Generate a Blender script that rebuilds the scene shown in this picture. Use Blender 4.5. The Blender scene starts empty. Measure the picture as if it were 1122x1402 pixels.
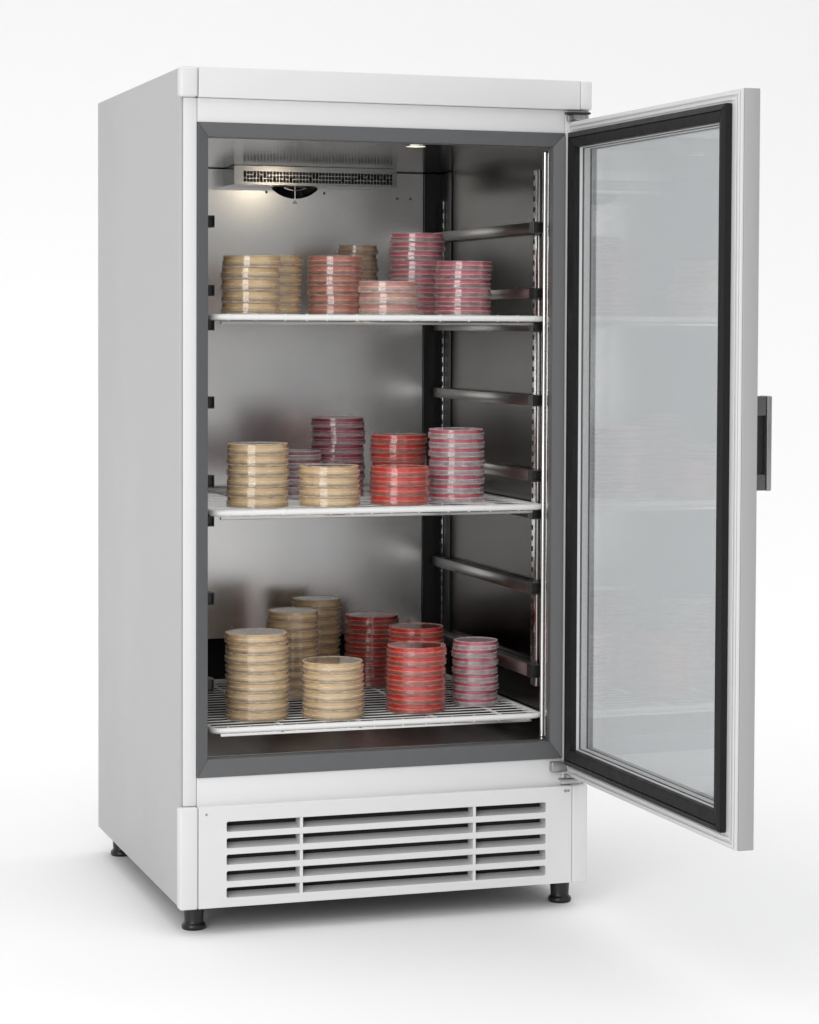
import bpy, bmesh, math, random
from mathutils import Vector, Matrix
random.seed(7)
S = bpy.context.scene
COL = S.collection

# ------------------------------------------------------------------ materials
def mat(name):
    m = bpy.data.materials.new(name); m.use_nodes = True
    nt = m.node_tree; nt.nodes.clear()
    out = nt.nodes.new('ShaderNodeOutputMaterial')
    return m, nt, nt.nodes, nt.links, out

def noise(nt, scale, detail=3.0, stretch=None, coord='Object'):
    tc = nt.nodes.new('ShaderNodeTexCoord')
    mp = nt.nodes.new('ShaderNodeMapping')
    nz = nt.nodes.new('ShaderNodeTexNoise')
    nz.inputs['Scale'].default_value = scale; nz.inputs['Detail'].default_value = detail
    if stretch: mp.inputs['Scale'].default_value = stretch
    nt.links.new(tc.outputs[coord], mp.inputs['Vector']); nt.links.new(mp.outputs['Vector'], nz.inputs['Vector'])
    return nz

def ranged(nt, src, lo, hi, a=0.3, b=0.7):
    mr = nt.nodes.new('ShaderNodeMapRange')
    mr.inputs['From Min'].default_value = a; mr.inputs['From Max'].default_value = b
    mr.inputs['To Min'].default_value = lo; mr.inputs['To Max'].default_value = hi
    nt.links.new(src, mr.inputs['Value']); return mr.outputs['Result']

def paint(name, rgb, rough=0.4, var=0.03, metallic=0.0, bump=0.02, nscale=60, stretch=None, spec=0.5, rvar=0.06):
    m, nt, N, L, out = mat(name)
    p = N.new('ShaderNodeBsdfPrincipled'); L.new(p.outputs[0], out.inputs[0])
    p.inputs['Metallic'].default_value = metallic
    p.inputs['Specular IOR Level'].default_value = spec
    nz = noise(nt, nscale, 4, stretch)
    mix = N.new('ShaderNodeMix'); mix.data_type = 'RGBA'
    mix.inputs['A'].default_value = (*[c*(1-var) for c in rgb], 1); mix.inputs['B'].default_value = (*[min(1, c*(1+var)) for c in rgb], 1)
    L.new(nz.outputs['Fac'], mix.inputs['Factor']); L.new(mix.outputs['Result'], p.inputs['Base Color'])
    L.new(ranged(nt, nz.outputs['Fac'], rough-rvar, rough+rvar), p.inputs['Roughness'])
    if bump:
        nz2 = noise(nt, nscale*8, 2, stretch)
        b = N.new('ShaderNodeBump'); b.inputs['Strength'].default_value = bump; b.inputs['Distance'].default_value = 0.001
        L.new(nz2.outputs['Fac'], b.inputs['Height']); L.new(b.outputs[0], p.inputs['Normal'])
    return m

def steel(name, rgb, rough, stretch, var=0.12, smudge=0.1, tint=1.0):
    m, nt, N, L, out = mat(name)
    p = N.new('ShaderNodeBsdfPrincipled'); L.new(p.outputs[0], out.inputs[0])
    p.inputs['Metallic'].default_value = 1.0
    p.inputs['Specular Tint'].default_value = (tint, tint, tint, 1)
    nz = noise(nt, 7, 1.5)                     # cloudy wear
    st = noise(nt, 60, 4, stretch)             # brushing
    mix = N.new('ShaderNodeMix'); mix.data_type = 'RGBA'
    mix.inputs['A'].default_value = (*[c*(1-var) for c in rgb], 1); mix.inputs['B'].default_value = (*[min(1, c*(1+var)) for c in rgb], 1)
    L.new(nz.outputs['Fac'], mix.inputs['Factor']); L.new(mix.outputs['Result'], p.inputs['Base Color'])
    ad = N.new('ShaderNodeMath'); ad.operation = 'ADD'
    L.new(ranged(nt, nz.outputs['Fac'], rough-smudge*.5, rough+smudge*.5, 0, 1), ad.inputs[0])
    L.new(ranged(nt, st.outputs['Fac'], -.012, .012, 0, 1), ad.inputs[1])
    L.new(ad.outputs[0], p.inputs['Roughness'])
    return m

def glass(name, tint, ior=1.5, rough=0.0, haze=0.0, hazecol=(.9, .9, .9), boost=1.0, even=False):
    m, nt, N, L, out = mat(name)
    fr = N.new('ShaderNodeFresnel'); fr.inputs['IOR'].default_value = ior
    geo = N.new('ShaderNodeNewGeometry')       # same Fresnel from both sides of a wall
    tr = N.new('ShaderNodeBsdfTransparent'); tr.inputs[0].default_value = (*tint, 1)
    gl = N.new('ShaderNodeBsdfGlossy'); gl.inputs['Roughness'].default_value = rough; gl.inputs['Color'].default_value = (.95, .95, .95, 1)
    lw = N.new('ShaderNodeLayerWeight'); lw.inputs['Blend'].default_value = 0.5
    pw = N.new('ShaderNodeMath'); pw.operation = 'POWER'; pw.inputs[1].default_value = 5.0
    L.new(lw.outputs['Facing'], pw.inputs[0])
    r0 = ((ior-1)/(ior+1))**2
    ma = N.new('ShaderNodeMath'); ma.operation = 'MULTIPLY_ADD'; ma.inputs[1].default_value = (1-r0)*boost; ma.inputs[2].default_value = r0*boost
    ma.use_clamp = True
    L.new(pw.outputs[0], ma.inputs[0])
    mx = N.new('ShaderNodeMixShader'); L.new(ma.outputs[0], mx.inputs[0]); L.new(tr.outputs[0], mx.inputs[1]); L.new(gl.outputs[0], mx.inputs[2])
    last = mx
    if haze and even:
        df = N.new('ShaderNodeBsdfDiffuse'); df.inputs[0].default_value = (*hazecol, 1)
        m2 = N.new('ShaderNodeMixShader'); m2.inputs[0].default_value = haze
        L.new(mx.outputs[0], m2.inputs[1]); L.new(df.outputs[0], m2.inputs[2]); last = m2
    elif haze:
        df = N.new('ShaderNodeBsdfDiffuse'); df.inputs[0].default_value = (*hazecol, 1)
        tl = N.new('ShaderNodeBsdfTranslucent'); tl.inputs[0].default_value = (*hazecol, 1)
        m3 = N.new('ShaderNodeMixShader'); m3.inputs[0].default_value = .5
        L.new(df.outputs[0], m3.inputs[1]); L.new(tl.outputs[0], m3.inputs[2])
        nz = noise(nt, 90, 4)
        m2 = N.new('ShaderNodeMixShader'); L.new(ranged(nt, nz.outputs['Fac'], haze*.5, haze*1.5), m2.inputs[0])
        L.new(mx.outputs[0], m2.inputs[1]); L.new(m3.outputs[0], m2.inputs[2]); last = m2
    L.new(last.outputs[0], out.inputs[0])
    return m

def agar_mat(name, rgb, second=None, clear=.14):
    m, nt, N, L, out = mat(name)
    nz = noise(nt, 55, 4)
    mix = N.new('ShaderNodeMix'); mix.data_type = 'RGBA'
    b = second or [min(1, c*1.15+.01) for c in rgb]
    mix.inputs['A'].default_value = (*[c*.92 for c in rgb], 1); mix.inputs['B'].default_value = (*b, 1)
    L.new(ranged(nt, nz.outputs['Fac'], 0, 1, .35, .65), mix.inputs['Factor'])
    p = N.new('ShaderNodeBsdfPrincipled'); p.inputs['Roughness'].default_value = .3
    L.new(mix.outputs['Result'], p.inputs['Base Color'])
    tl = N.new('ShaderNodeBsdfTranslucent'); L.new(mix.outputs['Result'], tl.inputs[0])
    ms = N.new('ShaderNodeMixShader'); ms.inputs[0].default_value = .30
    L.new(p.outputs[0], ms.inputs[1]); L.new(tl.outputs[0], ms.inputs[2])
    tp = N.new('ShaderNodeBsdfTransparent'); tp.inputs[0].default_value = (*[c**.35 for c in rgb], 1)
    m4 = N.new('ShaderNodeMixShader'); m4.inputs[0].default_value = clear
    L.new(ms.outputs[0], m4.inputs[1]); L.new(tp.outputs[0], m4.inputs[2]); L.new(m4.outputs[0], out.inputs[0])
    return m

def emit(name, rgb, s):
    m, nt, N, L, out = mat(name)
    e = N.new('ShaderNodeEmission'); e.inputs[0].default_value = (*rgb, 1); e.inputs[1].default_value = s
    L.new(e.outputs[0], out.inputs[0]); return m

M = {
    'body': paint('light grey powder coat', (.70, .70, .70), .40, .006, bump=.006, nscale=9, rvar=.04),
    'side': paint('grey powder coat shaded side', (.445, .445, .445), .42, .006, bump=.006, nscale=7, rvar=.03),  # same coat as the front, darkened for the weaker light from the side
    'white': paint('white profile', (.66, .66, .66), .35, .01, bump=0),
    'edge': paint('satin aluminium edge', (.38, .38, .38), .4, .02, metallic=.0, bump=.01, stretch=(4, 4, .2)),
    'frame': paint('dark grey plastic frame', (.105, .107, .11), .4, .05, bump=.03),
    'rubber': paint('black rubber gasket', (.013, .013, .0135), .5, .1, bump=.02, spec=.25),
    'black': paint('black plastic', (.012, .012, .012), .35, .1, bump=.02),
    'void': paint('dark compartment lining', (.015, .015, .016), .8, .1, bump=0),
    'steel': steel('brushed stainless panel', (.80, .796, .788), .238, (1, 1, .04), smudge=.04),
    'steel_side': steel('stainless liner with painted dark reflection', (.125, .123, .120), .2, (1, .04, 1), tint=.6),  # base colour darkened to paint in the side walls' dark reflections
    'steel_floor': steel('stainless chamber floor', (.45, .435, .42), .22, (.04, 1, 1), var=.2, smudge=.05),
    'steel_grille': steel('perforated stainless cover', (.42, .42, .415), .22, (.04, 1, 1), smudge=.05),
    'steel_top': steel('stainless ceiling liner', (.46, .455, .45), .17, (.04, 1, 1), smudge=.04),
    'steel_trim': steel('polished stainless trim', (.72, .715, .70), .16, (1, 1, .05), var=.05),
    'steel_dark': steel('dull steel rail', (.42, .41, .40), .35, (1, .05, 1)),
    'corner': paint('painted dark corner reflection', (.03, .03, .031), .35, .1, metallic=.6, bump=0),
    'coat': paint('white plastic coated wire', (.80, .80, .79), .32, .02, bump=.02, nscale=90),
    'hinge': paint('grey zinc hinge', (.35, .35, .35), .35, .08, metallic=.8, bump=.03),
    'spacer': paint('aluminium glazing spacer', (.84, .84, .83), .45, .14, metallic=.15, bump=.35, nscale=220),
    'pane': glass('tinted door glass', (.862, .869, .873), 1.5, 0.0, haze=.07, hazecol=(.78, .80, .81), boost=.5, even=True),
    'lamp': emit('lamp glow', (1, .90, .74), 1.15),
    'paper': paint('seamless white paper', (.92, .92, .92), .8, .004, bump=0, spec=.1),
}
AG = {
    'cream': agar_mat('cream agar', (.96, .70, .41)),
    'tan': agar_mat('tan agar', (.80, .60, .42)),
    'rose': agar_mat('rose agar', (.84, .24, .22), (.84, .42, .28)),
    'pink': agar_mat('pink agar', (.80, .14, .21)),
    'blush': agar_mat('blush agar', (.90, .55, .36), (.84, .30, .32)),
    'mauve': agar_mat('mauve agar', (.45, .10, .14)),
    'burgundy': agar_mat('burgundy agar', (.32, .014, .04)),
    'red': agar_mat('red agar', (.84, .020, .015)),
    'darkred': agar_mat('dark red agar', (.50, .018, .014)),
    'clearpink': agar_mat('raspberry agar', (.80, .05, .13)),
}

def polystyrene(name, haze, hazecol, rough=.05):
    return glass(name, (.985, .983, .978), 1.5, rough, haze=haze, hazecol=hazecol, boost=1.25)
HZ = {'cream': (.98, .86, .66), 'tan': (.95, .80, .62), 'rose': (.95, .62, .52), 'pink': (.97, .74, .77), 'blush': (.97, .88, .80), 'mauve': (.90, .84, .86),
      'burgundy': (.78, .42, .50), 'red': (.97, .42, .33), 'darkred': (.80, .26, .20), 'clearpink': (.97, .90, .92)}  # agar-tinted haze stands in for colour refracted through the clear plastic
LID = {k: polystyrene('lid polystyrene over ' + k, {'clearpink': .20, 'mauve': .18, 'blush': .20, 'cream': .15, 'tan': .20, 'red': .12, 'darkred': .10, 'burgundy': .09}.get(k, .11), c, .05) for k, c in HZ.items()}
RIM = {k: polystyrene('painted rim highlight over ' + k, .5 if 'red' in k or k == 'burgundy' else .66, tuple(.75*a+.25*.97 for a in c), .12) for k, c in HZ.items()}  # pale haze paints in the bright highlights along the rims
BASE = {k: polystyrene('base polystyrene over ' + k, .07, c) for k, c in HZ.items()}

# ------------------------------------------------------------------ mesh helpers
def link(name, me, m, parent=None, smooth=False, ang=35):
    if smooth:
        for p in me.polygons: p.use_smooth = True
        me.set_sharp_from_angle(angle=math.radians(ang))
    if m: me.materials.append(m)
    o = bpy.data.objects.new(name, me); COL.objects.link(o)
    if parent: o.parent = parent
    return o

def done(bm, name):
    me = bpy.data.meshes.new(name); bmesh.ops.recalc_face_normals(bm, faces=bm.faces[:]); bm.to_mesh(me); bm.free(); return me

def add_box(bm, x0, x1, y0, y1, z0, z1, bev=0.0, seg=2):
    b = bmesh.new()
    bmesh.ops.create_cube(b, size=1)
    for v in b.verts:
        v.co = Vector((x0 if v.co.x < 0 else x1, y0 if v.co.y < 0 else y1, z0 if v.co.z < 0 else z1))
    if bev: bmesh.ops.bevel(b, geom=b.edges[:], offset=bev, segments=seg, profile=.5, affect='EDGES')
    tmp = bpy.data.meshes.new('t'); b.to_mesh(tmp); b.free(); bm.from_mesh(tmp); bpy.data.meshes.remove(tmp)

def box(name, m, parent, x0, x1, y0, y1, z0, z1, bev=0.0, seg=2):
    bm = bmesh.new(); add_box(bm, x0, x1, y0, y1, z0, z1, bev, seg)
    return link(name, done(bm, name), m, parent, smooth=bev > 0, ang=50)

def boxes(name, m, parent, lst, bev=0.0, seg=1):
    bm = bmesh.new()
    for b in lst: add_box(bm, *b, bev, seg)
    return link(name, done(bm, name), m, parent, smooth=bev > 0, ang=50)

def add_tube(bm, pts, r, n=10):
    pts = [Vector(p) for p in pts]; rings = []
    for i, p in enumerate(pts):
        d = (pts[min(i+1, len(pts)-1)] - pts[max(i-1, 0)]).normalized()
        a = d.cross(Vector((0, 0, 1)));
        if a.length < 1e-3: a = d.cross(Vector((1, 0, 0)))
        a.normalize(); b = a.cross(d)
        rings.append([bm.verts.new(p + r*(math.cos(t)*a + math.sin(t)*b)) for t in [2*math.pi*k/n for k in range(n)]])
    for i in range(len(rings)-1):
        for k in range(n):
            bm.faces.new((rings[i][k], rings[i][(k+1) % n], rings[i+1][(k+1) % n], rings[i+1][k]))
    bm.faces.new(rings[0]); bm.faces.new(rings[-1])

def lathe(name, prof, n=64, closed=True):
    bm = bmesh.new(); rings = []
    for (r, z) in prof:
        if r < 1e-6: rings.append([bm.verts.new((0, 0, z))])
        else: rings.append([bm.verts.new((r*math.cos(2*math.pi*k/n), r*math.sin(2*math.pi*k/n), z)) for k in range(n)])
    m = len(rings)
    for i in range(m if closed else m-1):
        A, B = rings[i], rings[(i+1) % m]
        for k in range(n):
            a = [A[k % len(A)], A[(k+1) % len(A)], B[(k+1) % len(B)], B[k % len(B)]]
            u = []
            for v in a:
                if v not in u: u.append(v)
            if len(u) >= 3:
                try: bm.faces.new(u)
                except ValueError: pass
    return done(bm, name)

def rrect(x0, x1, z0, z1, r=0.0, n=4):
    if r <= 0: return [(x0, z0), (x1, z0), (x1, z1), (x0, z1)]
    p = []
    for cx, cz, a0 in ((x1-r, z0+r, -90), (x1-r, z1-r, 0), (x0+r, z1-r, 90), (x0+r, z0+r, 180)):
        for k in range(n+1):
            a = math.radians(a0 + 90*k/n); p.append((cx + r*math.cos(a), cz + r*math.sin(a)))
    return p

def plate(name, m, parent, outline, holes, y0, y1, bev=0.0):
    """a sheet in the x-z plane between y0 and y1 with openings cut through it"""
    cu = bpy.data.curves.new(name, 'CURVE'); cu.dimensions = '2D'; cu.fill_mode = 'BOTH'
    cu.extrude = (y1-y0)/2 - bev; cu.bevel_depth = bev; cu.bevel_resolution = 1 if bev else 0
    if bev: cu.offset = -bev
    for pts in [outline] + holes:
        s = cu.splines.new('POLY'); s.points.add(len(pts)-1); s.use_cyclic_u = True
        for i, (x, z) in enumerate(pts): s.points[i].co = (x, z, 0, 1)
    t = bpy.data.objects.new('t', cu); COL.objects.link(t)
    dg = bpy.context.evaluated_depsgraph_get()
    me = bpy.data.meshes.new_from_object(t.evaluated_get(dg)); me.name = name
    bpy.data.objects.remove(t); bpy.data.curves.remove(cu)
    me.materials.clear()
    yc = (y0+y1)/2
    for v in me.vertices:
        x, z, d = v.co; v.co = (x, yc - d, z)
    return link(name, me, m, parent)

def mitre_frame(name, m, parent, o, i, yo, yi, back, flat=None):
    """four mitred bars between outer rect o=(x0,x1,z0,z1) and inner rect i; yo/yi = front at outer/inner edge; closed to back"""
    bm = bmesh.new()
    oc = [(o[0], o[2]), (o[1], o[2]), (o[1], o[3]), (o[0], o[3])]
    ic = [(i[0], i[2]), (i[1], i[2]), (i[1], i[3]), (i[0], i[3])]
    for k in range(4):
        a, b = oc[k], oc[(k+1) % 4]; c, d = ic[(k+1) % 4], ic[k]
        mid = flat
        fr = [(a, yo), (b, yo), (c, yi), (d, yi)]
        F = [bm.verts.new((p[0], y, p[1])) for p, y in fr]
        B = [bm.verts.new((p[0], back, p[1])) for p, y in fr]
        bm.faces.new(F); bm.faces.new(B[::-1])
        for j in range(4): bm.faces.new((F[j], F[(j+1) % 4], B[(j+1) % 4], B[j]))
    bmesh.ops.bevel(bm, geom=[e for e in bm.edges], offset=.0006, segments=1, affect='EDGES')
    return link(name, done(bm, name), m, parent)

def thing(name, label, cat, loc=(0, 0, 0), group=None):
    o = bpy.data.objects.new(name, None); COL.objects.link(o); o.location = loc
    o.empty_display_size = .05
    o['label'] = label; o['category'] = cat
    if group: o['group'] = group
    return o

# ------------------------------------------------------------------ setting: seamless paper sweep
def backdrop():
    prof = [(-9.0, 0.0), (1.6, 0.0)]
    R = 2.2
    for k in range(1, 25):
        a = math.radians(90*k/24); prof.append((1.6 + R*math.sin(a), R - R*math.cos(a)))
    prof.append((1.6+R, 6.5))
    bm = bmesh.new(); rows = []
    for (y, z) in prof: rows.append([bm.verts.new((x, y, z)) for x in (-11, 11)])
    for a, b in zip(rows, rows[1:]): bm.faces.new((a[0], a[1], b[1], b[0]))
    me = done(bm, 'backdrop')
    o = link('backdrop', me, M['paper'], None, True, 60)
    o['kind'] = 'structure'; o['label'] = 'seamless white studio paper under and behind the cabinet'
backdrop()

# ------------------------------------------------------------------ the incubator
W, D = .64, .62
ZS, ZB, ZL, ZC, HT = .0428, .0402, .1908, 1.2266, 1.2706
FO = (.0268, .5999, .2331, 1.1904)     # grey frame outer
FI = (.0441, .5826, .2583, 1.1704)     # grey frame inner
inc = thing('incubator', 'upright light grey laboratory incubator with its glass door open, dishes on three shelves', 'incubator')

# shell
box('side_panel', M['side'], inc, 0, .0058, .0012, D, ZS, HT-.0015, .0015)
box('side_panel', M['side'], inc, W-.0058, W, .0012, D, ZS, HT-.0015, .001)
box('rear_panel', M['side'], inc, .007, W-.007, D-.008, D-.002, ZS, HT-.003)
box('top_panel', M['body'], inc, .0065, W-.0065, .003, D-.009, HT-.012, HT-.003)
box('bottom_panel', M['void'], inc, .0065, W-.0065, .012, D-.009, ZS+.004, ZS+.010)
# front face pieces
box('corner_post', M['body'], inc, .0060, .0263, -.0002, .02, ZL+.0006, ZC-.0004, .0012)
box('corner_post', M['body'], inc, .6005, W-.0062, -.0002, .02, ZL+.0006, ZC-.0004, .0012)
box('header_panel', M['body'], inc, .0269, .5999, 0, .02, FO[3]+.0006, ZC-.0004, .0006)
box('lower_rail', M['body'], inc, .0269, .5999, 0, .02, ZL-.004, FO[2]-.0006, .0006)
# top cap with its two end caps
def cap(name, x0, x1, bev=.0035):
    bm = bmesh.new(); add_box(bm, x0, x1, -.0088, .012, ZC, HT, bev, 3)
    return link(name, done(bm, name), M['body'], inc, True, 50)
cp = cap('top_fascia', .0272, .6215, .0012); cap('fascia_end', -.0006, .0266, .0045); cap('fascia_end', .6221, W+.0008, .003)

# grille plinth
slots = []
zt0, pitch, sh = .1671, .0244, .0150
cols = [(.0700, .1812), (.1866, .4534), (.4590, .5722)]
holes = []
for r in range(5):
    z1 = zt0 - r*pitch; z0 = z1 - sh
    slots.append((z0, z1)); holes.append(rrect(.0700, .5722, z0, z1, .0026))
gp = plate('grille_panel', M['body'], inc, rrect(.0276, .6146, ZB+.0004, ZL, .001), holes, -.0088, -.0050, .0007)
box('grille_ledge', M['body'], gp, .0276, .6146, -.0050, .004, ZL-.004, ZL-.0002, .0008)
box('plinth_end', M['body'], inc, -.0004, .0269, -.0096, .012, ZB, ZL, .0030, 3)
box('plinth_end', M['body'], inc, .6153, W+.0004, -.0096, .03, ZB, ZL+.0005, .0022, 3)
bm = bmesh.new()
for (z0, z1) in slots:        # sloping louvre blades behind the openings
    v = [(.062, -.0046, z0-.0025), (.580, -.0046, z0-.0025), (.580, .0165, z0+.0040), (.062, .0165, z0+.0040)]
    a = [bm.verts.new(p) for p in v]; b = [bm.verts.new((p[0], p[1]+.0006, p[2]-.0012)) for p in v]
    bm.faces.new(a); bm.faces.new(b[::-1])
    for j in range(4): bm.faces.new((a[j], a[(j+1) % 4], b[(j+1) % 4], b[j]))
link('louvre_blades', done(bm, 'louvre_blades'), M['body'], gp)
boxes('divider', M['body'], gp, [(.1816, .1862, -.0078, .016, .046, .172)])
boxes('divider', M['body'], gp, [(.4540, .4584, -.0078, .016, .046, .172)])
for sx in (.0655, .5732): boxes('grille_side_wall', M['body'], gp, [(sx, sx+.0036, -.0049, .020, .046, .174)])
box('plinth_lining', M['void'], inc, .028, .612, .022, .026, ZS+.011, ZL-.005)
box('plinth_lining', M['void'], inc, .028, .612, -.0046, .0215, ZL-.0175, ZL-.0145)
# screws
def screw(x, z, r, m, y=-.0089):
    me = lathe('screw', [(0, 0), (r, 0), (r, .0006), (r*.75, .0012), (0, .0013)], 20, False)
    o = link('screw', me, m, gp, True); o.rotation_euler = (math.radians(90), 0, 0); o.location = (x, y, z)
screw(.0393, .1795, .0016, M['hinge']); screw(.6040, .1832, .0024, M['hinge']); screw(.6090, .1832, .0020, M['hinge'])

# feet
def foot(x, y):
    me = lathe('foot', [(0, 0), (.0168, 0), (.0180, .0015), (.0184, .004), (.0176, .0075), (.0150, .0095), (.0142, .012), (.0158, .040), (.0160, .0470), (0, .0470)], 40, False)
    o = link('foot', me, M['black'], inc, True, 40); o.location = (x, y, 0)
foot(.033, .045); foot(.6165, .045); foot(.033, .585); foot(.607, .585)

# grey door-seal frame round the opening
mitre_frame('seal_frame', M['frame'], inc, FO, FI, -.0030, .0040, .018)

# chamber liner
XL, XR, YB = .040, .586, .550
ZF, ZT0, ZT1 = .2605, 1.1695, 1.1605
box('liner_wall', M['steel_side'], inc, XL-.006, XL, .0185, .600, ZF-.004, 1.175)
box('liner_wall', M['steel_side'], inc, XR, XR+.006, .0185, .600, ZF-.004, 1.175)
box('liner_floor', M['steel_floor'], inc, XL+.0004, XR-.0004, .0185, .600, ZF-.006, ZF)
bm = bmesh.new()
cv = [(XL+.0004, .0185, ZT0), (XR-.0004, .0185, ZT0), (XR-.0004, .560, ZT1), (XL+.0004, .560, ZT1)]
a = [bm.verts.new(p) for p in cv]; b = [bm.verts.new((p[0], p[1], p[2]+.004)) for p in cv]
bm.faces.new(a[::-1]); bm.faces.new(b)
for j in range(4): bm.faces.new((a[j], a[(j+1) % 4], b[(j+1) % 4], b[j]))
link('liner_ceiling', done(bm, 'liner_ceiling'), M['steel_top'], inc)
box('liner_back', M['void'], inc, XL+.0004, XR-.0004, .601, .606, ZF-.004, 1.172)
# back panel with its fan opening, folded lower lip and the dark air gap below
FX, FZ, FR = .3243, 1.1700, .0585
a0 = math.asin((FZ-1.1545)/FR)
hole = [(FX + FR*math.cos(-a0 - (math.pi-2*a0)*k/36), FZ + FR*math.sin(-a0 - (math.pi-2*a0)*k/36)) for k in range(37)]
bp = plate('back_panel', M['steel'], inc, [(XL+.003, .3678), (.554, .3678), (.554, 1.1590), (XL+.003, 1.1590)], [hole], YB, YB+.002)
box('panel_lip', M['steel'], bp, XL+.004, .5535, YB-.0012, YB-.0003, .3660, .3990)
for x in (.10, .215, .33, .44, .53):
    box('rivet', M['steel_dark'], bp, x-.003, x+.003, YB-.0024, YB-.0013, .380, .386, .0005)
# fan guard and blades
fg = link('fan_guard', lathe('x', [(.001, 0), (.0015, 0)], 4), None, inc)
bm = bmesh.new()
def arc(r, a0, a1, y, n=30): return [(FX + r*math.cos(a0+(a1-a0)*k/n), y, FZ + r*math.sin(a0+(a1-a0)*k/n)) for k in range(n+1)]
for r in (.030, .044):
    if r > FZ-1.1545:
        q = math.asin((FZ-1.1545)/r); add_tube(bm, arc(r, -q, -math.pi+q, YB-.002), .0015, 8)
for ang in (-90, -45, -135):
    t = math.radians(ang); add_tube(bm, [(FX + .022*math.cos(t), YB-.002, FZ+.022*math.sin(t)), (FX+FR*math.cos(t), YB-.002, FZ+FR*math.sin(t))], .0016, 8)
old = fg.data; fg.data = done(bm, 'fan_guard'); fg.data.materials.append(M['steel_trim'])
bm = bmesh.new()
for k in range(7):
    t = math.pi + math.pi*(k+.5)/7; c, s = math.cos(t), math.sin(t)
    p = []
    for r, w, y in ((.018, -.010, .575), (.018, .010, .565), (.055, .018, .560), (.055, -.016, .580)):
        x = FX + r*c - w*s; z = min(FZ + r*s + w*c, 1.153); p.append(bm.verts.new((x, y, z)))
    bm.faces.new(p)
link('fan_blades', done(bm, 'fan_blades'), M['black'], inc)
# emblem-like stamp under the fan
boxes('stamped_mark', M['steel_dark'], bp, [(FX-.004, FX+.005, YB-.0006, YB+.0003, 1.1030, 1.1060), (FX-.0015, FX+.002, YB-.0006, YB+.0003, 1.1064, 1.1090)])
for x in (FX-.050, FX+.052, .507, .531):
    boxes('panel_screw', M['void'], bp, [(x-.0016, x+.0016, YB-.0008, YB+.0003, (1.120 if x < .45 else 1.114), (1.124 if x < .45 else 1.117))])
# evaporator cover
EX0, EX1, EY, EZ0, EZ1 = .2005, .4835, .478, 1.1300, 1.1612
eh = []
rnd = random.Random(3)
x = EX0 + .016
while x < EX1 - .010:
    w = .0046
    z = EZ0 + .0045
    if rnd.random() < .3: rows = [.0056, .0115]
    elif rnd.random() < .3: rows = [.0115, .0056]
    else: rows = [.0052, .0052, .0052]
    for hgt in rows:
        eh.append(rrect(x, x+w, z, z+hgt, .0009, 2)); z += hgt + .0012
    x += .00565
ec = plate('evaporator_cover', M['steel_grille'], inc, rrect(EX0, EX1, EZ0, EZ1), eh, EY, EY+.0012)
boxes('cover_casing', M['steel_grille'], ec, [(EX0, EX1, EY+.0014, YB-.001, EZ0, EZ0+.0015), (EX0, EX0+.0015, EY+.0014, YB-.001, EZ0+.0016, EZ1-.001), (EX1-.0015, EX1, EY+.0014, YB-.001, EZ0+.0016, EZ1-.001)])
box('cover_void', M['void'], ec, EX0+.002, EX1-.002, EY+.008, EY+.010, EZ0+.002, EZ1-.001)
# painted dark corner reflection, slotted uprights
box('corner_dark_reflection', M['corner'], inc, .5552, XR-.0005, .546, .598, ZF+.001, 1.1590)  # dark box put in where the wall's rear end reflects dark
def upright(x0, x1, y0, y1, z0, z1, toward):
    o = box('upright', M['steel_trim'], inc, x0, x1, y0, y1, z0, z1, .0008)
    bm = bmesh.new(); z = z0 + .012
    while z < z1 - .012:
        if toward > 0: add_box(bm, x0-.0005, x0+.0003, y1-.0085, y1-.0035, z, z+.0075)
        else: add_box(bm, x1-.0003, x1+.0005, y1-.0085, y1-.0035, z, z+.0075)
        z += .0165
    link('slots', done(bm, 'slots'), M['void'], o)
upright(.5800, XR-.0003, .058, .084, .336, 1.139, 1)
box('corner_dark_reflection', M['corner'], inc, XR-.0022, XR-.0004, .486, .5455, ZF+.001, 1.1590)  # dark strip laid on the wall to widen that painted reflection
upright(.5800, XR-.0024, .518, .5245, .336, 1.112, 1)
upright(XL+.0003, .046, .058, .084, .336, 1.139, -1)
upright(XL+.0003, .047, .512, .532, .336, 1.112, -1)
# bright jamb trims just inside the opening
box('jamb_trim', M['steel_trim'], inc, .5835, XR-.0003, .0200, .0300, ZF+.001, 1.166, .0008)
bm = bmesh.new(); add_tube(bm, [(.5835, .040, ZF+.001), (.5835, .040, 1.164)], .0042, 16)
link('jamb_bead', done(bm, 'jamb_bead'), M['steel_trim'], inc, True)
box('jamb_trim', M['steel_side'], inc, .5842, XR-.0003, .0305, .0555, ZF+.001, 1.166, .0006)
box('jamb_trim', M['steel_trim'], inc, XL+.0003, .0425, .0200, .0300, ZF+.001, 1.166, .0008)

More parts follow.
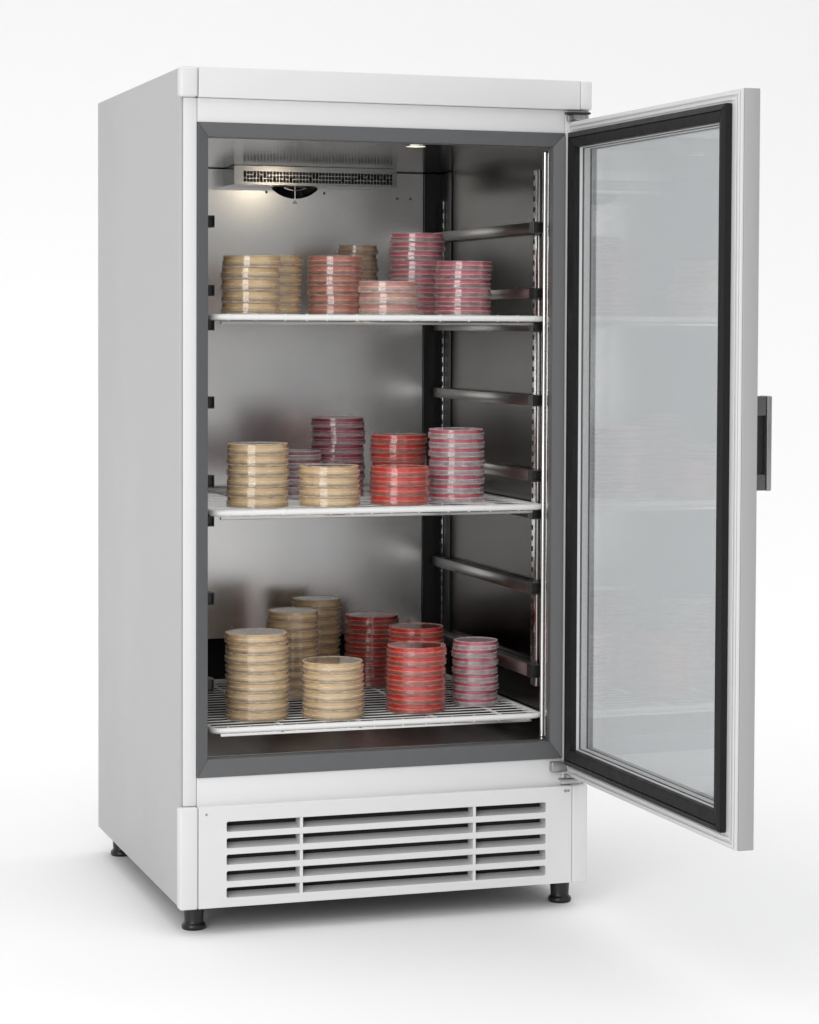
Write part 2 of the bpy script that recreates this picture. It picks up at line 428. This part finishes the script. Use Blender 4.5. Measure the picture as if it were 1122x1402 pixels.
# shelf rails on both walls, with black clips on their front ends
RZ = [(1.0410, 1.0575), (.9400, .9550), (.8890, .9030), (.7735, .7900), (.6563, .6733), (.5985, .6127), (.4814, .4985), (.3514, .3706)]
def rail(xw, xi, z0, z1, y0, y1, full=True):
    s = 1 if xi > xw else -1
    w = .0016
    lst = []
    xa, xb = sorted((xi - s*w, xi)); lst.append((xa, xb, y0, y1, z0, z1))                       # face
    xa, xb = sorted((xw + s*.0004, xi - s*(w+.0002))); lst.append((xa, xb, y0, y1, z1-w, z1)); lst.append((xa, xb, y0, y1, z0, z0+w))
    o = boxes('shelf_rail', M['steel_dark'], inc, lst, .0003)
    xa, xb = sorted((xw + s*.0006, xi + s*.001))
    bm = bmesh.new()
    c = .0014
    add_box(bm, xa, xb, y0-.020, y0-.0005, z0-.0006, z0+c); add_box(bm, xa, xb, y0-.020, y0-.0005, z1-c, z1+.0006)
    add_box(bm, xa, xa+.0012, y0-.020, y0-.0005, z0+c, z1-c); add_box(bm, xb-.0012, xb, y0-.020, y0-.0005, z0+c, z1-c)
    add_box(bm, xa+.0013, xb-.0013, y0-.014, y0-.012, z0+c, z1-c)
    link('clip', done(bm, 'clip'), M['black'], o)
for (z0, z1) in RZ:
    rail(XR, .5690, z0, z1, .067, .535)
    rail(XL, .0630, z0, z1, .067, .535)
# ceiling lamp near the front, right of the middle
lamp = link('chamber_lamp', lathe('chamber_lamp', [(0, -.0009), (.0142, -.0009), (.0150, -.0004), (.0150, .001), (0, .001)], 40, False), M['lamp'], inc, True)
lamp.location = (.376, .0475, 1.1688)
lr = link('lamp_ring', lathe('lamp_ring', [(.0152, -.0010), (.0170, -.0008), (.0175, .001), (.0152, .001)], 40), M['steel_trim'], lamp, True)

# ------------------------------------------------------------------ door, hung on the right, open about 90 degrees
DW, DT, DZ0, DZ1 = .5916, .0270, .2066, 1.2081
def oy(t): return -t
def fr_bars(t0, t1, z0, z1, wh, wf, wb, wt, o0, o1):
    """bars of a rectangular frame: hinge, free, bottom, top widths"""
    return [(o0, o1, oy(t0+wh), oy(t0), z0, z1), (o0, o1, oy(t1), oy(t1-wf), z0, z1),
            (o0, o1, oy(t1-wf), oy(t0+wh), z0, z0+wb), (o0, o1, oy(t1-wf), oy(t0+wh), z1-wt, z1)]
GO = (.021, .5645, .2266, 1.1902)      # gasket outer t0 t1 z0 z1
GI = (.0480, .5450, .2536, 1.1660)     # gasket inner = glazed opening
door = boxes('door', M['edge'], inc, fr_bars(.002, DW, DZ0, DZ1, .044, .0445, .045, .040, .0045, DT), .0010, 2)
door.location = (.6054, 0, 0); door.rotation_euler = (0, 0, .0135)
boxes('inner_profile', M['white'], door, fr_bars(.0025, DW-.0006, DZ0+.0006, DZ1-.0006, .030, .033, .026, .024, 0, .0043), .0010, 2)
boxes('profile_ridge', M['white'], door, fr_bars(.0045, DW-.0035, DZ0+.0035, DZ1-.0035, .0042, .0042, .0042, .0042, -.0022, -.0002), .0007, 2)
boxes('profile_ridge', M['white'], door, fr_bars(.0120, DW-.0125, DZ0+.0115, DZ1-.0105, .0035, .0035, .0035, .0035, -.0014, -.0002), .0006, 2)
def door_mitre(name, m, O, I, fo, fi, back, bev=.0006):
    bm = bmesh.new()
    oc = [(O[0], O[2]), (O[1], O[2]), (O[1], O[3]), (O[0], O[3])]; ic = [(I[0], I[2]), (I[1], I[2]), (I[1], I[3]), (I[0], I[3])]
    for k in range(4):
        fr = [(oc[k], fo), (oc[(k+1) % 4], fo), (ic[(k+1) % 4], fi), (ic[k], fi)]
        F = [bm.verts.new((x, oy(p[0]), p[1])) for p, x in fr]; B = [bm.verts.new((back, oy(p[0]), p[1])) for p, x in fr]
        bm.faces.new(F); bm.faces.new(B[::-1])
        for j in range(4): bm.faces.new((F[j], F[(j+1) % 4], B[(j+1) % 4], B[j]))
    bmesh.ops.bevel(bm, geom=bm.edges[:], offset=bev, segments=2, affect='EDGES')
    return link(name, done(bm, name), m, door, True, 40)
def inset(R, d): return (R[0]+d, R[1]-d, R[2]+d, R[3]-d)
door_mitre('gasket', M['rubber'], GO, inset(GO, .0085), -.0095, -.0125, -.0003)
door_mitre('gasket', M['rubber'], inset(GO, .0092), (GI[0]-.001, GI[1]+.001, GI[2]-.001, GI[3]+.001), -.0115, -.0100, -.0003)
# layers of the double glazing seen in the reveal
IN = inset(GI, -.0005)
def reveal(name, m, d, o0, o1):
    t0, t1, z0, z1 = inset(GI, d); w = .0075 + d
    boxes(name, m, door, fr_bars(t0-w, t1+w, z0-w, z1+w, w, w, w, w, o0, o1))
box_bead = reveal('glazing_bead', M['white'], .0000, -.0002, .0040)
reveal('glazing_seal', M['rubber'], .0006, .0042, .0066)
reveal('glazing_spacer', M['spacer'], .0012, .0068, .0160)
reveal('glazing_seal', M['rubber'], .0018, .0162, .0180)
reveal('glazing_bead', M['edge'], .0022, .0182, .0262)
def pane(o0, o1, d): box('glass_pane', M['pane'], door, o0, o1, oy(GI[1]-d), oy(GI[0]+d), GI[2]+d, GI[3]-d)
pane(.0044, .0064, .0012); pane(.0205, .0230, .0030)
# bow handle on the outer face
hx = DT
hb = boxes('handle', M['hinge'], door, [(hx+.0300, hx+.0375, oy(.560), oy(.535), .6790, .8055)], .0018, 3)
for hz0, hz1 in ((.7790, .8050), (.6795, .7010)): boxes('handle_mount', M['frame'], hb, [(hx+.0003, hx+.0298, oy(.558), oy(.538), hz0, hz1)], .0015, 2)
boxes('recess_shade', M['black'], hb, [(hx+.0003, hx+.0298, oy(.552), oy(.546), .7012, .7788)])  # black block filling the recess behind the grip, in place of its shade
# hinges
h = boxes('hinge', M['hinge'], inc, [(.5800, .6050, -.0125, -.0004, .2130, .2290)], .0022, 3)
boxes('hinge_arm', M['hinge'], h, [(.5900, .6330, -.0300, -.0128, .2016, .2050), (.5990, .6080, -.0260, -.0135, .2052, .2110)], .0008, 2)
h = boxes('hinge', M['hinge'], inc, [(.6015, .6090, -.0080, -.0004, 1.2095, 1.2190)], .0012, 2)
boxes('hinge_arm', M['black'], h, [(.5985, .6360, -.0160, -.0006, 1.2195, 1.2228)], .0008, 2)
boxes('hinge_cover', M['hinge'], h, [(.6110, .6380, -.0200, -.0004, 1.2092, 1.2120)], .0008, 2)

# ------------------------------------------------------------------ wire shelves
def shelf(z, label):
    t = thing('wire_shelf', label, 'shelf', (0, 0, z), 'wire shelves in the incubator')
    x0, x1, y0, y1, r = .0600, .5790, .0350, .5330, .0045
    c = .014
    pts = []
    for cx, cy, a0 in ((x1-c, y0+c, -90), (x1-c, y1-c, 0), (x0+c, y1-c, 90), (x0+c, y0+c, 180)):
        for k in range(7):
            a = math.radians(a0+15*k); pts.append((cx+c*math.cos(a), cy+c*math.sin(a), 0))
    pts.append(pts[0]); 
    bm = bmesh.new(); add_tube(bm, pts, r, 12)
    link('rim', done(bm, 'rim'), M['coat'], t, True, 60)
    bm = bmesh.new(); y = y0 + .019
    while y < y1 - .006:
        add_tube(bm, [(x0+.001, y, .0034), (x1-.001, y, .0034)], .00085 if z < .4 else .00050, 8); y += .0245 if z < .4 else .0355
    link('wires', done(bm, 'wires'), M['coat'], t, True, 60)
    for x in (.170, .292, .414, .520):
        bm = bmesh.new(); add_tube(bm, [(x, y0-.0005, .0005), (x, y1, .0005)], .0022, 8)
        link('cross_bar', done(bm, 'cross_bar'), M['coat'], t, True, 60)
    bm = bmesh.new(); rr = random.Random(int(z*1000)); x = x0 + .022
    while x < x1 - .012:          # weld stubs along the front rod
        add_tube(bm, [(x, y0-.0012, -.0052), (x, y0-.0012, .0052)], .0014, 6); x += .030 + rr.random()*.018
    link('weld_stubs', done(bm, 'weld_stubs'), M['coat'], t, True, 60)
    bm = bmesh.new()
    for k in range(2):
        xx = x0 + .003 if k == 0 else x1 - .003
    add_box(bm, x0+.012, x1-.012, y0+.006, y0+.012, -.0105, -.0062, .0008, 1)
    link('stiffener', done(bm, 'stiffener'), M['steel_trim'], t)
    return t
shelf(.9084, 'top white wire shelf, seen edge-on below the fan, holding pink and cream dishes')
shelf(.6181, 'middle white wire shelf, halfway up, holding cream, burgundy and red dishes')
shelf(.2946, 'bottom white wire shelf, lowest of three, above the chamber floor')

# ------------------------------------------------------------------ petri dishes, stored upside down
STACKS = [
 ('T1', 0.1363, 0.115, 0.0448, 0.0177, 5, 'cream', 1),
 ('T1b', 0.2014, 0.225, 0.0434, 0.0154, 6, 'cream', 1),
 ('T2', 0.2942, 0.2, 0.0432, 0.0153, 6, 'rose', 1),
 ('T2b', 0.3906, 0.4, 0.0345, 0.0145, 8, 'tan', 1),
 ('T3', 0.451, 0.27, 0.0454, 0.0147, 9, 'pink', 1),
 ('T4', 0.3496, 0.1, 0.0457, 0.0172, 3, 'blush', 1),
 ('T5', 0.4887, 0.15, 0.0445, 0.0142, 6, 'pink', 1),
 ('M1', 0.1435, 0.0985, 0.0474, 0.016, 6, 'cream', 2),
 ('M2', 0.2481, 0.2552, 0.0381, 0.0127, 6, 'mauve', 2),
 ('M3', 0.3253, 0.2928, 0.0443, 0.0141, 9, 'burgundy', 2),
 ('M4', 0.2522, 0.0841, 0.0471, 0.0155, 4, 'cream', 2),
 ('M5', 0.4158, 0.2524, 0.0456, 0.0144, 7, 'red', 2),
 ('M6', 0.369, 0.0987, 0.046, 0.0145, 4, 'red', 2),
 ('M7', 0.4734, 0.1335, 0.044, 0.0142, 8, 'clearpink', 2),
 ('B1', 0.1473, 0.1147, 0.0487, 0.0146, 9, 'cream', 3),
 ('B2', 0.257, 0.3122, 0.0428, 0.0155, 9, 'cream', 3),
 ('B3', 0.3355, 0.4520, 0.0420, 0.0158, 9, 'cream', 3),
 ('B4', 0.261, 0.0934, 0.0478, 0.0144, 6, 'cream', 3),
 ('B5', 0.4206, 0.408, 0.0455, 0.0146, 8, 'darkred', 3),
 ('B6', 0.4506, 0.2642, 0.0456, 0.0141, 8, 'red', 3),
 ('B7', 0.4022, 0.1159, 0.047, 0.0146, 7, 'red', 3),
 ('B8', 0.5108, 0.1484, 0.0365, 0.0128, 8, 'clearpink', 3)]
THICK = {'cream': .62, 'tan': .60, 'rose': .52, 'pink': .44, 'blush': .62, 'mauve': .28, 'burgundy': .54, 'red': .54, 'darkred': .56, 'clearpink': .30}
WHERE = {
 'T1': 'the cream stack at the left front of the top shelf', 'T1b': 'the cream stack half hidden on the top shelf',
 'T2': 'the rose stack on the top shelf', 'T2b': 'the narrow tan stack at the back of the top shelf',
 'T3': 'the tall pink stack on the top shelf', 'T4': 'the low blush stack on the top shelf',
 'T5': 'the rightmost pink stack on the top shelf',
 'M1': 'the taller cream stack on the middle shelf', 'M2': 'the small mauve stack on the middle shelf',
 'M3': 'the burgundy stack on the middle shelf', 'M4': 'the low cream stack on the middle shelf',
 'M5': 'the taller red stack on the middle shelf', 'M6': 'the low red stack on the middle shelf',
 'M7': 'the clear pink stack on the middle shelf',
 'B1': 'the left front cream stack on the bottom shelf', 'B2': 'the second tall cream stack on the bottom shelf',
 'B3': 'the rearmost cream stack on the bottom shelf', 'B4': 'the low cream stack on the bottom shelf',
 'B5': 'the dark red stack on the bottom shelf', 'B6': 'the half hidden red stack on the bottom shelf',
 'B7': 'the bright red front stack on the bottom shelf', 'B8': 'the slim raspberry stack on the bottom shelf'}
ORD = ['topmost', 'second', 'third', 'fourth', 'fifth', 'sixth', 'seventh', 'eighth', 'ninth']
SHZ = {1: .9084, 2: .6181, 3: .2946}
def dish_meshes(r, h, col):
    lr = r; br = r - .0015
    zr = h*.55                                  # rim of the lid
    lid = lathe('lid', [(0, .0002), (lr-.0010, .0002), (lr-.0002, .0003), (lr, .0006), (lr, .0014), (lr, zr-.0010), (lr, zr-.0004), (lr-.0002, zr), (lr-.0008, zr), (lr-.0010, zr-.0004), (lr-.0010, .0016), (lr-.0015, .0011), (0, .0011)], 80, False)
    base = lathe('base', [(0, h-.0009), (br-.0030, h-.0009), (br-.0026, h-.0001), (br-.0003, h-.0001), (br, h-.0004), (br, h-.0012), (br, .0024), (br-.0003, .0018), (br-.0007, .0018), (br-.0009, .0024), (br-.0009, h-.0022), (br-.0014, h-.0018), (0, h-.0018)], 80, False)
    t = h*THICK[col]; zt = h-.0019
    ag = lathe('agar', [(0, zt), (br-.0016, zt), (br-.0010, zt-.0005), (br-.0010, zt-t+.0006), (br-.0016, zt-t), (br-.0040, zt-t+.0003), (0, zt-t+.0004)], 80, False)
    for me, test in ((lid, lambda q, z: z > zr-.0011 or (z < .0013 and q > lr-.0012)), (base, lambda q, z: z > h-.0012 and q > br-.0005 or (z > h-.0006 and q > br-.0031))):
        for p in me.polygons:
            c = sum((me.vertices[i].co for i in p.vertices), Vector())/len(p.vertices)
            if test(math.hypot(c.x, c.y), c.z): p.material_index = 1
    return lid, base, ag
for (sid, cx, cy, r, h, n, col, sh) in STACKS:
    lid, base, ag = dish_meshes(r, h, col)
    proto = thing('petri_dish', '', 'petri dish', (0, 0, 0), 'stacked petri dishes')
    parts = [link('lid', lid, LID[col], proto, True, 30), link('base', base, BASE[col], proto, True, 30), link('agar', ag, AG[col], proto, True, 40)]
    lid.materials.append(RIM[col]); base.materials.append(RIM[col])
    for k in range(n):                           # k counts up from the shelf
        if k == 0: d = proto
        else:
            d = proto.copy(); COL.objects.link(d)
            for p in parts:
                c = p.copy(); COL.objects.link(c); c.parent = d
        j = .0013
        d.location = (cx + random.uniform(-j, j), cy + random.uniform(-j, j), SHZ[sh] + .0045 + k*h)
        d.rotation_euler = (random.uniform(-.004, .004), random.uniform(-.004, .004), random.uniform(0, 6.28))
        i = n-1-k
        o = 'bottom' if k == 0 else (ORD[i] if i == 0 else ORD[i] + ' from top')
        d['label'] = o + ' dish in ' + WHERE[sid]

# ------------------------------------------------------------------ camera (solved from the photograph's edges)
q = dict(cx=-.798, cy=-3.5422, cz=.8953, yaw=-.3254, pitch=.0362, roll=.0044, f=3403.8, px=599.69, py=570.51)
cyw, syw = math.cos(q['yaw']), math.sin(q['yaw']); cp_, sp_ = math.cos(q['pitch']), math.sin(q['pitch'])
r_ = Vector((cyw, syw, 0)); f_ = Vector((-syw*cp_, cyw*cp_, -sp_)); u_ = r_.cross(f_)
cr, sr = math.cos(q['roll']), math.sin(q['roll'])
r2 = cr*r_ + sr*u_; u2 = -sr*r_ + cr*u_
cam = bpy.data.cameras.new('camera'); co = bpy.data.objects.new('camera', cam); COL.objects.link(co)
mw = Matrix(((r2.x, u2.x, -f_.x, q['cx']), (r2.y, u2.y, -f_.y, q['cy']), (r2.z, u2.z, -f_.z, q['cz']), (0, 0, 0, 1)))
co.matrix_world = mw
cam.sensor_fit = 'HORIZONTAL'; cam.sensor_width = 36; cam.lens = q['f']/1122*36
cam.shift_x = -(q['px']-561)/1122; cam.shift_y = (q['py']-701)/1122
cam.clip_start = .05; cam.clip_end = 100
S.camera = co

# ------------------------------------------------------------------ light: studio surround plus one softbox and the chamber lamp
w = bpy.data.worlds.new('World'); S.world = w; w.use_nodes = True
nt = w.node_tree; nt.nodes.clear()
out = nt.nodes.new('ShaderNodeOutputWorld'); bg = nt.nodes.new('ShaderNodeBackground')
tc = nt.nodes.new('ShaderNodeTexCoord'); dp = nt.nodes.new('ShaderNodeVectorMath'); dp.operation = 'DOT_PRODUCT'
dp.inputs[1].default_value = Vector((-.05, -.38, .92)).normalized()
mr = nt.nodes.new('ShaderNodeMapRange'); mr.interpolation_type = 'SMOOTHSTEP'
mr.inputs['From Min'].default_value = .55; mr.inputs['From Max'].default_value = .97
mr.inputs['To Min'].default_value = .40; mr.inputs['To Max'].default_value = 1.58
nt.links.new(tc.outputs['Generated'], dp.inputs[0]); nt.links.new(dp.outputs['Value'], mr.inputs['Value'])
nt.links.new(mr.outputs['Result'], bg.inputs['Strength']); bg.inputs['Color'].default_value = (1, 1, 1, 1)
nt.links.new(bg.outputs[0], out.inputs[0])

def area(name, loc, target, sx, sy, e, col=(1, 1, 1), spread=180):
    l = bpy.data.lights.new(name, 'AREA'); l.shape = 'RECTANGLE'; l.size = sx; l.size_y = sy; l.energy = e; l.color = col
    o = bpy.data.objects.new(name, l); COL.objects.link(o); o.location = loc
    o.rotation_euler = (Vector(target)-Vector(loc)).to_track_quat('-Z', 'Y').to_euler(); return o
area('softbox_light', (-1.75, -2.5, 1.28), (.3, .1, .8), 1.6, 1.95, 40)
area('backdrop_light', (2.9, .9, 5.2), (2.9, 3.8, 1.0), 12, .6, 50)  # added lamp out of view, brightens the paper wall
l = bpy.data.lights.new('chamber_lamp_light', 'SPOT'); l.energy = .2; l.color = (1, .84, .62); l.shadow_soft_size = 0.0; l.spot_size = math.radians(118); l.spot_blend = 1
o = bpy.data.objects.new('chamber_lamp_light', l); COL.objects.link(o); o.location = (.376, .0475, 1.1660)
o.rotation_euler = Vector((-.30, .80, -.50)).to_track_quat('-Z', 'Y').to_euler()   # a shaded lamp, thrown into the chamber

S.view_settings.view_transform = 'Standard'; S.view_settings.look = 'None'
S.view_settings.gamma = 1; S.view_settings.exposure = 0.0; S.view_settings.use_curve_mapping = False
S.render.engine = 'CYCLES'
S.cycles.max_bounces = 32; S.cycles.diffuse_bounces = 5; S.cycles.glossy_bounces = 8; S.cycles.transparent_max_bounces = 64; S.cycles.transmission_bounces = 28
S.cycles.use_denoising = True
S.cycles.caustics_reflective = True; S.cycles.sample_clamp_indirect = 2.5
